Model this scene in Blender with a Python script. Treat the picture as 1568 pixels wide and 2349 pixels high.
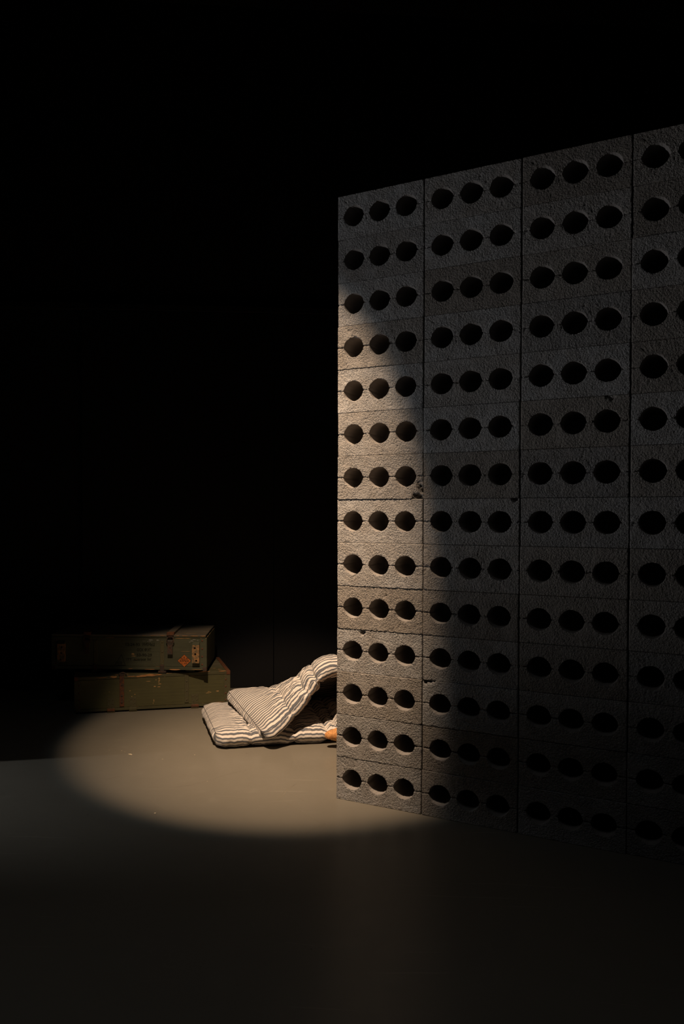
import bpy, bmesh, math, random
from mathutils import Vector, Matrix, noise

for o in list(bpy.data.objects):
    bpy.data.objects.remove(o)
SC = bpy.context.scene
COL = SC.collection

# ------------------------------------------------------------------ camera
F_PX, W_PX, H_PX = 1746.37, 1568.0, 2349.0
PITCH, ROLL, CAM_H = -0.016, 0.00159, 1.27193
cam_d = bpy.data.cameras.new('camera')
cam = bpy.data.objects.new('camera', cam_d)
COL.objects.link(cam)
cam_d.sensor_fit = 'AUTO'
cam_d.sensor_width = 36.0
cam_d.lens = F_PX / H_PX * 36.0
cam_d.shift_x = (784.0 - 620.0) / H_PX
cam_d.shift_y = 36.18 / H_PX
cam_d.clip_start = 0.05
fw = Vector((0, math.cos(PITCH), math.sin(PITCH)))
up = Vector((0, -math.sin(PITCH), math.cos(PITCH)))
rt = Vector((1, 0, 0))
r2 = rt * math.cos(ROLL) + up * math.sin(ROLL)
u2 = -rt * math.sin(ROLL) + up * math.cos(ROLL)
M = Matrix((r2, u2, -fw)).transposed().to_4x4()
M.translation = (0, 0, CAM_H)
cam.matrix_world = M
SC.camera = cam

# ------------------------------------------------------------------ world, lamps, exposure
world = bpy.data.worlds.new('world')
SC.world = world
world.use_nodes = True
world.node_tree.nodes['Background'].inputs[0].default_value = (0.3, 0.35, 0.45, 1)
world.node_tree.nodes['Background'].inputs[1].default_value = 0.0004
SC.view_settings.view_transform = 'Standard'
SC.view_settings.look = 'None'
SC.view_settings.gamma = 1.0
SC.view_settings.use_curve_mapping = False
SC.view_settings.exposure = 0.0


def spot(name, loc, target, half, blend, power, color, radius):
    d = bpy.data.lights.new(name, 'SPOT')
    d.energy = power
    d.color = color
    d.spot_size = 2 * half
    d.spot_blend = blend
    d.shadow_soft_size = radius
    o = bpy.data.objects.new(name, d)
    COL.objects.link(o)
    o.location = loc
    o.rotation_euler = (Vector(target) - Vector(loc)).to_track_quat('-Z', 'Y').to_euler()
    return o


# warm theatre spot high on the camera side, and the cool rim its lens throws
WARM = (-0.50, 2.012, 3.98)
spot('warm_spotlight', WARM, (0.094, 4.295, 0), 0.284, 0.34, 410, (1.0, 0.715, 0.47), 0.02)
spot('warm_spotlight_centre', WARM, (0.14, 4.14, 0), 0.262, 1.0, 900, (1.0, 0.715, 0.47), 0.02)
spot('spotlight_rim', WARM, (0.094, 4.295, 0), 0.298, 0.24, 32, (0.62, 0.84, 1.0), 0.02)
# cool light of the next room, coming in low past the end of the left wall
spot('cool_doorway_light', (-4.2, 3.35, 1.15), (-1.95, 3.44, 0.0), 0.31, 1.0, 140, (0.92, 0.96, 1.0), 0.015)
spot('cool_display_light', (-5.2, 3.15, 0.30), (0.9, 3.0, 2.35), 0.318, 1.0, 245, (0.94, 0.95, 1.0), 0.02)
# unseen overhead fill, added to lift the dark floor on the camera's left
ad = bpy.data.lights.new('floor_fill_light', 'AREA')
ad.energy, ad.color, ad.size, ad.spread = 2.4, (0.92, 0.96, 1.0), 1.2, math.radians(95)
ao = bpy.data.objects.new('floor_fill_light', ad)
COL.objects.link(ao)
ao.location = (-0.8, 1.1, 4.9)

# ------------------------------------------------------------------ helpers


def link(name, me, mat=None, parent=None):
    o = bpy.data.objects.new(name, me)
    COL.objects.link(o)
    if mat is not None and not me.materials:
        me.materials.append(mat)
    if parent is not None:
        o.parent = parent
    return o


def mesh_of(bm, name, smooth=False):
    bmesh.ops.recalc_face_normals(bm, faces=bm.faces[:])
    me = bpy.data.meshes.new(name)
    bm.to_mesh(me)
    bm.free()
    if smooth:
        for p in me.polygons:
            p.use_smooth = True
    return me


def thing(name, label, cat, loc=(0, 0, 0), rotz=0.0):
    o = bpy.data.objects.new(name, None)
    o.empty_display_size = 0.1
    COL.objects.link(o)
    o.location = loc
    o.rotation_euler = (0, 0, rotz)
    o['label'] = label
    o['category'] = cat
    return o


def add_box(bm, a, b, bevel=0.0, seg=1):
    r = bmesh.ops.create_cube(bm, size=1.0)
    vs = r['verts']
    for v in vs:
        v.co = Vector([a[i] + (v.co[i] + 0.5) * (b[i] - a[i]) for i in range(3)])
    if bevel > 0:
        es = list({e for v in vs for e in v.link_edges})
        bmesh.ops.bevel(bm, geom=es, offset=bevel, segments=seg, affect='EDGES', profile=0.6)
    return vs


def box(name, a, b, mat, parent, bevel=0.0015, seg=2):
    bm = bmesh.new()
    add_box(bm, a, b, bevel, seg)
    return link(name, mesh_of(bm, name), mat, parent)


def tube_mesh(pts, rad, name, n=8, closed=False):
    bm = bmesh.new()
    rings = []
    N = len(pts)
    prev = None
    for i, p in enumerate(pts):
        p = Vector(p)
        a = Vector(pts[(i - 1) % N if closed else max(i - 1, 0)])
        b = Vector(pts[(i + 1) % N if closed else min(i + 1, N - 1)])
        t = (b - a).normalized()
        if prev is None:
            prev = t.orthogonal().normalized()
        x = (prev - t * prev.dot(t)).normalized()
        prev = x
        y = t.cross(x)
        rings.append([bm.verts.new(p + (x * math.cos(2 * math.pi * k / n) + y * math.sin(2 * math.pi * k / n)) * rad) for k in range(n)])
    for i in range(N if closed else N - 1):
        A, B = rings[i], rings[(i + 1) % N]
        for k in range(n):
            bm.faces.new((A[k], A[(k + 1) % n], B[(k + 1) % n], B[k]))
    if not closed:
        bm.faces.new(rings[0])
        bm.faces.new(rings[-1])
    return mesh_of(bm, name, True)


# ------------------------------------------------------------------ materials


class NT:
    def __init__(self, name):
        self.m = bpy.data.materials.new(name)
        self.m.use_nodes = True
        self.t = self.m.node_tree
        self.b = self.t.nodes['Principled BSDF']

    def n(self, kind, **kw):
        nd = self.t.nodes.new(kind)
        for k, v in kw.items():
            if k.startswith('_'):
                setattr(nd, k[1:], v)
            else:
                nd.inputs[k.replace('__', ' ')].default_value = v
        return nd

    def l(self, a, b):
        self.t.links.new(a, b)

    def tex(self, kind, vec, **kw):
        nd = self.n(kind, **kw)
        if vec is not None:
            self.l(vec, nd.inputs['Vector'])
        return nd

    def math(self, op, a, b=None, clamp=False):
        nd = self.t.nodes.new('ShaderNodeMath')
        nd.operation = op
        nd.use_clamp = clamp
        for i, v in enumerate((a, b)):
            if v is None:
                continue
            if isinstance(v, (int, float)):
                nd.inputs[i].default_value = v
            else:
                self.l(v, nd.inputs[i])
        return nd.outputs[0]

    def ramp(self, fac, stops):
        nd = self.t.nodes.new('ShaderNodeValToRGB')
        cr = nd.color_ramp
        while len(cr.elements) < len(stops):
            cr.elements.new(0.5)
        for e, (p, c) in zip(cr.elements, stops):
            e.position = p
            e.color = c if len(c) == 4 else (*c, 1)
        self.l(fac, nd.inputs[0])
        return nd.outputs[0]

    def mix(self, fac, a, b):
        nd = self.t.nodes.new('ShaderNodeMix')
        nd.data_type = 'RGBA'
        for s, v in ((0, fac), (6, a), (7, b)):
            if isinstance(v, (int, float)):
                nd.inputs[s].default_value = v
            elif isinstance(v, tuple):
                nd.inputs[s].default_value = (*v, 1) if len(v) == 3 else v
            else:
                self.l(v, nd.inputs[s])
        return nd.outputs[2]

    def bump(self, h, strength, dist, prev=None):
        nd = self.n('ShaderNodeBump', Strength=strength, Distance=dist)
        self.l(h, nd.inputs['Height'])
        if prev is not None:
            self.l(prev, nd.inputs['Normal'])
        return nd.outputs[0]

    def mapping(self, vec, scale=(1, 1, 1), loc=None):
        nd = self.t.nodes.new('ShaderNodeMapping')
        nd.inputs['Scale'].default_value = scale
        self.l(vec, nd.inputs['Vector'])
        if loc is not None:
            self.l(loc, nd.inputs['Location'])
        return nd.outputs[0]

    def done(self, color=None, rough=0.7, spec=0.3, normal=None, metal=0.0):
        b = self.b
        if color is not None:
            if isinstance(color, tuple):
                b.inputs['Base Color'].default_value = (*color, 1)
            else:
                self.l(color, b.inputs['Base Color'])
        if isinstance(rough, (int, float)):
            b.inputs['Roughness'].default_value = rough
        else:
            self.l(rough, b.inputs['Roughness'])
        b.inputs['Specular IOR Level'].default_value = spec
        b.inputs['Metallic'].default_value = metal
        if normal is not None:
            self.l(normal, b.inputs['Normal'])
        return self.m


def offset_coords(k):
    """object coordinates moved by a random amount per object, so alike pieces differ"""
    tc = k.n('ShaderNodeTexCoord')
    oi = k.n('ShaderNodeObjectInfo')
    sc = k.n('ShaderNodeVectorMath', _operation='SCALE')
    cb = k.n('ShaderNodeCombineXYZ')
    k.l(oi.outputs['Random'], cb.inputs[0])
    k.l(k.math('MULTIPLY', oi.outputs['Random'], 3.7), cb.inputs[2])
    k.l(cb.outputs[0], sc.inputs[0])
    sc.inputs['Scale'].default_value = 9.0
    ad = k.n('ShaderNodeVectorMath', _operation='ADD')
    k.l(tc.outputs['Object'], ad.inputs[0])
    k.l(sc.outputs[0], ad.inputs[1])
    return tc, oi, ad.outputs[0]


def mat_concrete():
    k = NT('cinder_concrete')
    tc, oi, v = offset_coords(k)
    n1 = k.tex('ShaderNodeTexNoise', v, Scale=9.0, Detail=4.0, Roughness=0.6)
    n2 = k.tex('ShaderNodeTexNoise', v, Scale=130.0, Detail=3.0, Roughness=0.65)
    vo = k.tex('ShaderNodeTexVoronoi', v, Scale=140.0)
    vo2 = k.tex('ShaderNodeTexVoronoi', v, Scale=340.0)
    tint = k.ramp(oi.outputs['Random'], [(0.0, (0.27, 0.255, 0.24)), (0.3, (0.35, 0.335, 0.32)), (0.55, (0.38, 0.37, 0.36)), (0.8, (0.30, 0.268, 0.235)), (1.0, (0.25, 0.222, 0.195))])
    c = k.mix(k.ramp(n1.outputs['Fac'], [(0.4, (0, 0, 0)), (0.72, (0.55, 0.55, 0.55))]), tint, (0.25, 0.21, 0.17))
    c = k.mix(k.ramp(n2.outputs['Fac'], [(0.36, (0.5, 0.5, 0.5)), (0.5, (0, 0, 0))]), c, (0.13, 0.12, 0.115))
    c = k.mix(k.ramp(n2.outputs['Fac'], [(0.6, (0, 0, 0)), (0.75, (0.35, 0.35, 0.35))]), c, (0.48, 0.45, 0.42))
    # open gravelly grain, smeared smooth in places
    smear = k.ramp(k.tex('ShaderNodeTexNoise', v, Scale=16.0, Detail=2.0).outputs['Fac'], [(0.34, (0.3, 0.3, 0.3)), (0.58, (1, 1, 1))])
    g = k.math('ADD', k.math('MULTIPLY', vo.outputs['Distance'], -1.0), k.math('MULTIPLY', vo2.outputs['Distance'], -0.55))
    pit = k.ramp(k.tex('ShaderNodeTexNoise', v, Scale=230.0, Detail=2.0, Roughness=0.6).outputs['Fac'], [(0.36, (0, 0, 0)), (0.46, (1, 1, 1))])
    g = k.math('MULTIPLY', k.math('ADD', g, k.math('MULTIPLY', pit, 0.55)), smear)
    h = k.math('ADD', g, k.math('MULTIPLY', n2.outputs['Fac'], 0.5))
    nb = k.bump(h, 0.85, 0.0062)
    return k.done(c, 0.92, 0.15, nb)


def mat_floor():
    k = NT('grey_floor')
    tc = k.n('ShaderNodeTexCoord')
    v = tc.outputs['Object']
    n1 = k.tex('ShaderNodeTexNoise', v, Scale=1.6, Detail=5.0, Roughness=0.6)
    n2 = k.tex('ShaderNodeTexNoise', v, Scale=9.0, Detail=6.0, Roughness=0.7)
    n3 = k.tex('ShaderNodeTexNoise', v, Scale=420.0, Detail=2.0)
    c = k.mix(n1.outputs['Fac'], (0.158, 0.140, 0.110), (0.190, 0.169, 0.134))
    c = k.mix(k.ramp(n2.outputs['Fac'], [(0.58, (0, 0, 0)), (0.78, (0.22, 0.22, 0.22))]), c, (0.26, 0.235, 0.19))
    # thin scuffs: three sets of long stretched noise lines
    for ang, sx, lo in ((0.5, 1.2, 0.735), (-0.35, 1.0, 0.75), (1.15, 1.6, 0.745)):
        mp = k.n('ShaderNodeMapping')
        mp.inputs['Rotation'].default_value = (0, 0, ang)
        mp.inputs['Scale'].default_value = (sx, 75, 1)
        wob = k.n('ShaderNodeVectorMath', _operation='ADD')
        k.l(v, wob.inputs[0])
        wn = k.tex('ShaderNodeTexNoise', v, Scale=2.2, Detail=1.0)
        ws = k.n('ShaderNodeVectorMath', _operation='SCALE')
        k.l(wn.outputs['Color'], ws.inputs[0])
        ws.inputs['Scale'].default_value = 0.12
        k.l(ws.outputs[0], wob.inputs[1])
        k.l(wob.outputs[0], mp.inputs['Vector'])
        sn = k.tex('ShaderNodeTexNoise', mp.outputs[0], Scale=1.0, Detail=1.0)
        c = k.mix(k.ramp(sn.outputs['Fac'], [(lo, (0, 0, 0)), (lo + 0.05, (0.5, 0.5, 0.5))]), c, (0.30, 0.27, 0.21))
    sp = k.tex('ShaderNodeTexVoronoi', v, Scale=7.0)
    c = k.mix(k.ramp(sp.outputs['Distance'], [(0.0, (0.8, 0.8, 0.8)), (0.018, (0.8, 0.8, 0.8)), (0.025, (0, 0, 0))]), c, (0.06, 0.052, 0.042))
    rg = k.ramp(n2.outputs['Fac'], [(0.3, (0.29, 0.29, 0.29)), (0.7, (0.40, 0.40, 0.40))])
    nb = k.bump(n3.outputs['Fac'], 0.08, 0.001)
    return k.done(c, rg, 0.28, nb)


def mat_black(name, c=(0.020, 0.020, 0.022), rough=0.8):
    k = NT(name)
    tc = k.n('ShaderNodeTexCoord')
    n1 = k.tex('ShaderNodeTexNoise', tc.outputs['Object'], Scale=90.0, Detail=3.0)
    col = k.mix(n1.outputs['Fac'], tuple(x * 0.85 for x in c), tuple(x * 1.15 for x in c))
    return k.done(col, rough, 0.08, k.bump(n1.outputs['Fac'], 0.1, 0.001))


def mat_painted_wood(name, base, wear, bare=(0.40, 0.205, 0.085), edge=True, grey=0.0):
    """old green paint, rubbed to bare wood along the edges of each board"""
    k = NT(name)
    tc, oi, v = offset_coords(k)
    grain = k.tex('ShaderNodeTexNoise', k.mapping(v, (4, 60, 90)), Scale=1.0, Detail=6.0, Roughness=0.7)
    n1 = k.tex('ShaderNodeTexNoise', v, Scale=6.0, Detail=4.0, Roughness=0.6)
    dark = tuple(x * 0.62 for x in base)
    c = k.mix(n1.outputs['Fac'], dark, tuple(x * 1.3 for x in base))
    c = k.mix(k.ramp(grain.outputs['Fac'], [(0.35, (0.5, 0.5, 0.5)), (0.6, (0, 0, 0))]), c, dark)
    if grey > 0:
        c = k.mix(k.ramp(grain.outputs['Fac'], [(0.45, (0, 0, 0)), (0.65, (grey, grey, grey))]), c, (0.17, 0.135, 0.10))
    wn = k.tex('ShaderNodeTexNoise', k.mapping(v, (7, 20, 48)), Scale=1.0, Detail=5.0, Roughness=0.62)
    m = wn.outputs['Fac']
    if edge:
        sp = k.n('ShaderNodeSeparateXYZ')
        k.l(tc.outputs['Generated'], sp.inputs[0])
        e = k.math('ABSOLUTE', k.math('SUBTRACT', sp.outputs[2], 0.5))
        e = k.math('MULTIPLY', k.math('SUBTRACT', e, 0.455, True), 4.0)
        m = k.math('ADD', m, e)
    c = k.mix(k.ramp(m, [(wear, (0, 0, 0)), (wear + 0.035, (1, 1, 1))]), c, k.mix(grain.outputs['Fac'], tuple(x * 0.55 for x in bare), bare))
    nb = k.bump(grain.outputs['Fac'], 0.25, 0.0015)
    nb = k.bump(m, 0.1, 0.001, nb)
    return k.done(c, 0.62, 0.3, nb)


def mat_rust(name, base, rust, amount):
    k = NT(name)
    tc, oi, v = offset_coords(k)
    n1 = k.tex('ShaderNodeTexNoise', v, Scale=38.0, Detail=6.0, Roughness=0.7)
    n2 = k.tex('ShaderNodeTexNoise', v, Scale=210.0, Detail=3.0)
    c = k.mix(k.ramp(n1.outputs['Fac'], [(amount - 0.09, (0, 0, 0)), (amount + 0.09, (1, 1, 1))]), base, rust)
    c = k.mix(k.ramp(n2.outputs['Fac'], [(0.4, (0.45, 0.45, 0.45)), (0.55, (0, 0, 0))]), c, tuple(x * 0.35 for x in rust))
    return k.done(c, 0.7, 0.35, k.bump(n2.outputs['Fac'], 0.35, 0.001))


def mat_plain(name, c, rough=0.8, spec=0.2, var=0.25, scale=60.0, bump=0.2, bd=0.001):
    k = NT(name)
    tc, oi, v = offset_coords(k)
    n1 = k.tex('ShaderNodeTexNoise', v, Scale=scale, Detail=4.0, Roughness=0.65)
    col = k.mix(n1.outputs['Fac'], tuple(x * (1 - var) for x in c), tuple(x * (1 + var) for x in c))
    return k.done(col, rough, spec, k.bump(n1.outputs['Fac'], bump, bd))


def mat_ticking():
    """striped mattress ticking; the stripes follow the cloth through its uv map (metres)"""
    k = NT('striped_ticking')
    uv = k.n('ShaderNodeUVMap', _uv_map='cloth')
    sp = k.n('ShaderNodeSeparateXYZ')
    k.l(uv.outputs[0], sp.inputs[0])
    tc = k.n('ShaderNodeTexCoord')
    wob = k.tex('ShaderNodeTexNoise', tc.outputs['Object'], Scale=14.0, Detail=2.0)
    w = k.math('ADD', sp.outputs[1], k.math('MULTIPLY', k.math('SUBTRACT', wob.outputs['Fac'], 0.5), 0.004))
    f = k.math('FRACT', k.math('DIVIDE', w, 0.0246))
    big = k.ramp(f, [(0.0, (0, 0, 0)), (0.03, (1, 1, 1)), (0.44, (1, 1, 1)), (0.47, (0, 0, 0))])
    weave = k.tex('ShaderNodeTexNoise', k.mapping(uv.outputs[0], (260, 1500, 1)), Scale=1.0, Detail=2.0)
    grey = k.mix(weave.outputs['Fac'], (0.065, 0.071, 0.086), (0.155, 0.158, 0.172))
    soil = k.tex('ShaderNodeTexNoise', tc.outputs['Object'], Scale=5.0, Detail=4.0)
    white = k.mix(k.ramp(soil.outputs['Fac'], [(0.35, (0, 0, 0)), (0.75, (1, 1, 1))]), (0.65, 0.59, 0.535), (0.56, 0.50, 0.445))
    c = k.mix(big, white, grey)
    wr = k.tex('ShaderNodeTexNoise', k.mapping(uv.outputs[0], (28, 9, 1)), Scale=1.0, Detail=3.0, Roughness=0.6)
    nb = k.bump(wr.outputs['Fac'], 0.35, 0.006)
    nb = k.bump(weave.outputs['Fac'], 0.15, 0.0006, nb)
    m = k.done(c, 0.9, 0.1, nb)
    k.b.inputs['Sheen Weight'].default_value = 0.15
    return m


CONC = mat_concrete()
CONC_IN = mat_plain('moulded_concrete', (0.29, 0.262, 0.24), 0.92, 0.1, 0.12, 260, 0.12, 0.001)
FLOOR = mat_floor()
BLACK = mat_black('black_wall_paint')
PANEL = mat_black('black_panel_paint', (0.016, 0.0155, 0.0165), 0.75)
OLIVE_A = mat_painted_wood('olive_paint_upper', (0.072, 0.073, 0.042), 0.74)
OLIVE_B = mat_painted_wood('olive_paint_lower', (0.086, 0.078, 0.032), 0.73)
OLIVE_LID = mat_painted_wood('olive_lid_edge', (0.080, 0.072, 0.034), 0.73)
LID_WORN = mat_painted_wood('weathered_lid_wood', (0.105, 0.088, 0.062), 0.80, (0.24, 0.16, 0.10), True, 0.9)
LID_GREEN = mat_painted_wood('weathered_green_lid', (0.095, 0.088, 0.046), 0.88, (0.24, 0.15, 0.08), True, 0.75)
RUST = mat_rust('rusty_iron', (0.060, 0.040, 0.028), (0.155, 0.052, 0.018), 0.47)
RUST_D = mat_rust('dark_rusty_iron', (0.045, 0.036, 0.028), (0.10, 0.042, 0.02), 0.55)
GREEN_IRON = mat_rust('painted_iron', (0.080, 0.074, 0.034), (0.15, 0.065, 0.025), 0.76)
BLOCKW = mat_rust('half_stripped_wood', (0.095, 0.085, 0.045), (0.40, 0.20, 0.075), 0.50)
BAREWOOD = mat_plain('bare_wood', (0.42, 0.20, 0.075), 0.8, 0.15, 0.35, 120)
PALEWOOD = mat_plain('pale_bare_wood', (0.36, 0.22, 0.09), 0.8, 0.15, 0.4, 160)
WHITEPAINT = mat_plain('white_paint_smear', (0.20, 0.19, 0.16), 0.8, 0.15, 0.5, 120)
STENCIL = mat_plain('black_stencil_paint', (0.024, 0.024, 0.016), 0.85, 0.1)
ORANGE = mat_plain('orange_placard', (0.42, 0.115, 0.025), 0.75, 0.2, 0.3, 90)
TICKING = mat_ticking()
THREAD = mat_plain('grey_thread', (0.10, 0.095, 0.10), 0.9, 0.1)
PLUSH = mat_plain('orange_plush', (0.60, 0.30, 0.115), 0.95, 0.05, 0.5, 70, 0.6, 0.004)
PLUSH_L = mat_plain('tan_plush', (0.55, 0.30, 0.12), 0.95, 0.05, 0.35, 90, 0.5, 0.003)
EYE = mat_plain('black_plastic', (0.01, 0.01, 0.01), 0.2, 0.5, 0.1)

# ------------------------------------------------------------------ room
ROT = math.radians(4.5)          # the back wall's line


def slab(name, a, b, mat, kind=True, parent=None):
    bm = bmesh.new()
    add_box(bm, a, b)
    o = link(name, mesh_of(bm, name), mat, parent)
    if kind:
        o['kind'] = 'structure'
    return o


slab('floor', (-7.5, -4.0, -0.1), (7.0, 8.0, 0.0), FLOOR)
slab('ceiling', (-7.5, -4.0, 5.0), (7.0, 8.0, 5.1), BLACK)
slab('wall_front', (-7.5, -4.1, 0.0), (7.0, -4.0, 5.0), BLACK)
slab('wall_right', (7.0, -4.0, 0.0), (7.1, 8.0, 5.0), BLACK)
# left wall: ends at y = 3.67, the doorway to the lit next room is in front of it
slab('wall_left', (-2.72, 3.67, 0.0), (-2.60, 5.38, 5.0), BLACK)
wb = bpy.data.objects.new('wall_back', None)
COL.objects.link(wb)
wb.location = (-0.38, 5.567, 0)
wb.rotation_euler = (0, 0, ROT)
wb['kind'] = 'structure'
slab('backing', (-2.2, 0.06, 0.0), (7.5, 0.16, 5.0), BLACK, False, wb)
PW = 1.392
bmp = bmesh.new()
add_box(bmp, (0.002, 0.02, 0.003), (PW - 0.002, 0.06, 2.755), 0.002, 1)
pme = mesh_of(bmp, 'panel')
for i in range(-1, 4):
    p = link('panel', pme, PANEL, wb)
    p.location = (0.408 + i * PW, 0.0, 0)
# strip that caps the panels
box('cap_rail', (-2.2, 0.0, 2.757), (6.0, 0.06, 2.80), BLACK, wb, 0.003, 1)

# bits of dried paint stuck to the floor
bmk = bmesh.new()
rk = random.Random(9)
for fx, fy, fr in ((-0.744, 4.030, 0.011), (-0.735, 4.020, 0.006), (-0.752, 4.036, 0.005), (-0.87, 4.10, 0.004), (-0.80, 4.09, 0.004), (-0.78, 4.07, 0.003), (-0.49, 3.23, 0.006), (-0.56, 3.95, 0.004), (-0.40, 4.02, 0.004), (-0.30, 3.62, 0.003)):
    vs = [bmk.verts.new((fx + fr * rk.uniform(0.5, 1.1) * math.cos(a * math.pi / 4), fy + fr * rk.uniform(0.4, 1.1) * math.sin(a * math.pi / 4), 0.0015)) for a in range(8)]
    bmk.faces.new(vs)
fl = link('paint_fleck', mesh_of(bmk, 'paint_fleck'), mat_plain('cream_paint_fleck', (0.6, 0.5, 0.34)), bpy.data.objects['floor'])
fl['kind'] = 'stuff'

# scratches worn into the floor paint
SCRATCHES = [
    [(-0.447, 3.542), (-0.369, 3.577), (-0.292, 3.643), (-0.212, 3.724), (-0.118, 3.788)],
    [(0.021, 3.35), (0.062, 3.494), (0.131, 3.603)],
    [(0.033, 3.36), (0.083, 3.511), (0.117, 3.58)],
    [(0.116, 3.967), (0.14, 3.856)],
    [(0.041, 3.402), (0.133, 3.251), (0.218, 3.122)],
    [(0.072, 3.494), (0.157, 3.371)],
    [(0.25, 3.751), (0.338, 3.844)],
    [(-0.556, 3.399), (-0.404, 3.202)],
    [(-0.796, 3.647), (-0.726, 3.696)],
    [(0.124, 3.014), (0.227, 3.122)],
    [(-0.896, 3.759), (-0.837, 3.785)],
]
bms = bmesh.new()
rs = random.Random(4)
for path in SCRATCHES:
    pts = []
    for (xa, ya), (xb, yb) in zip(path[:-1], path[1:]):
        for k in range(6):
            pts.append(Vector((xa + (xb - xa) * k / 6 + rs.uniform(-1, 1) * 0.0012, ya + (yb - ya) * k / 6 + rs.uniform(-1, 1) * 0.0012, 0.0006)))
    pts.append(Vector((*path[-1], 0.0006)))
    prev = None
    for k, p in enumerate(pts):
        d = (pts[min(k + 1, len(pts) - 1)] - pts[max(k - 1, 0)]).normalized()
        wv = Vector((-d.y, d.x, 0)) * (0.0015 * min(1, 3 * k / len(pts), 3 * (len(pts) - 1 - k) / len(pts)) * rs.uniform(0.4, 1) + 0.0003)
        row = (bms.verts.new(p - wv), bms.verts.new(p + wv))
        if prev:
            bms.faces.new((prev[0], row[0], row[1], prev[1]))
        prev = row
so_ = link('scratch', mesh_of(bms, 'scratch'), mat_plain('scratched_floor_paint', (0.222, 0.195, 0.150), 0.6, 0.2, 0.3, 300), bpy.data.objects['floor'])
so_['kind'] = 'stuff'

# ------------------------------------------------------------------ block wall
BW, BH, BD = 0.3926, 0.1915, 0.188
PITCH_X, PITCH_Z = 0.395, 0.192
HOLE_C = (0.0760, 0.1956, 0.3154)
CELL_X = (0.0, 0.1356, 0.2556, BW)
HD, HR = 0.0012, 0.0460      # lens-shaped hole: two arcs


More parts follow.
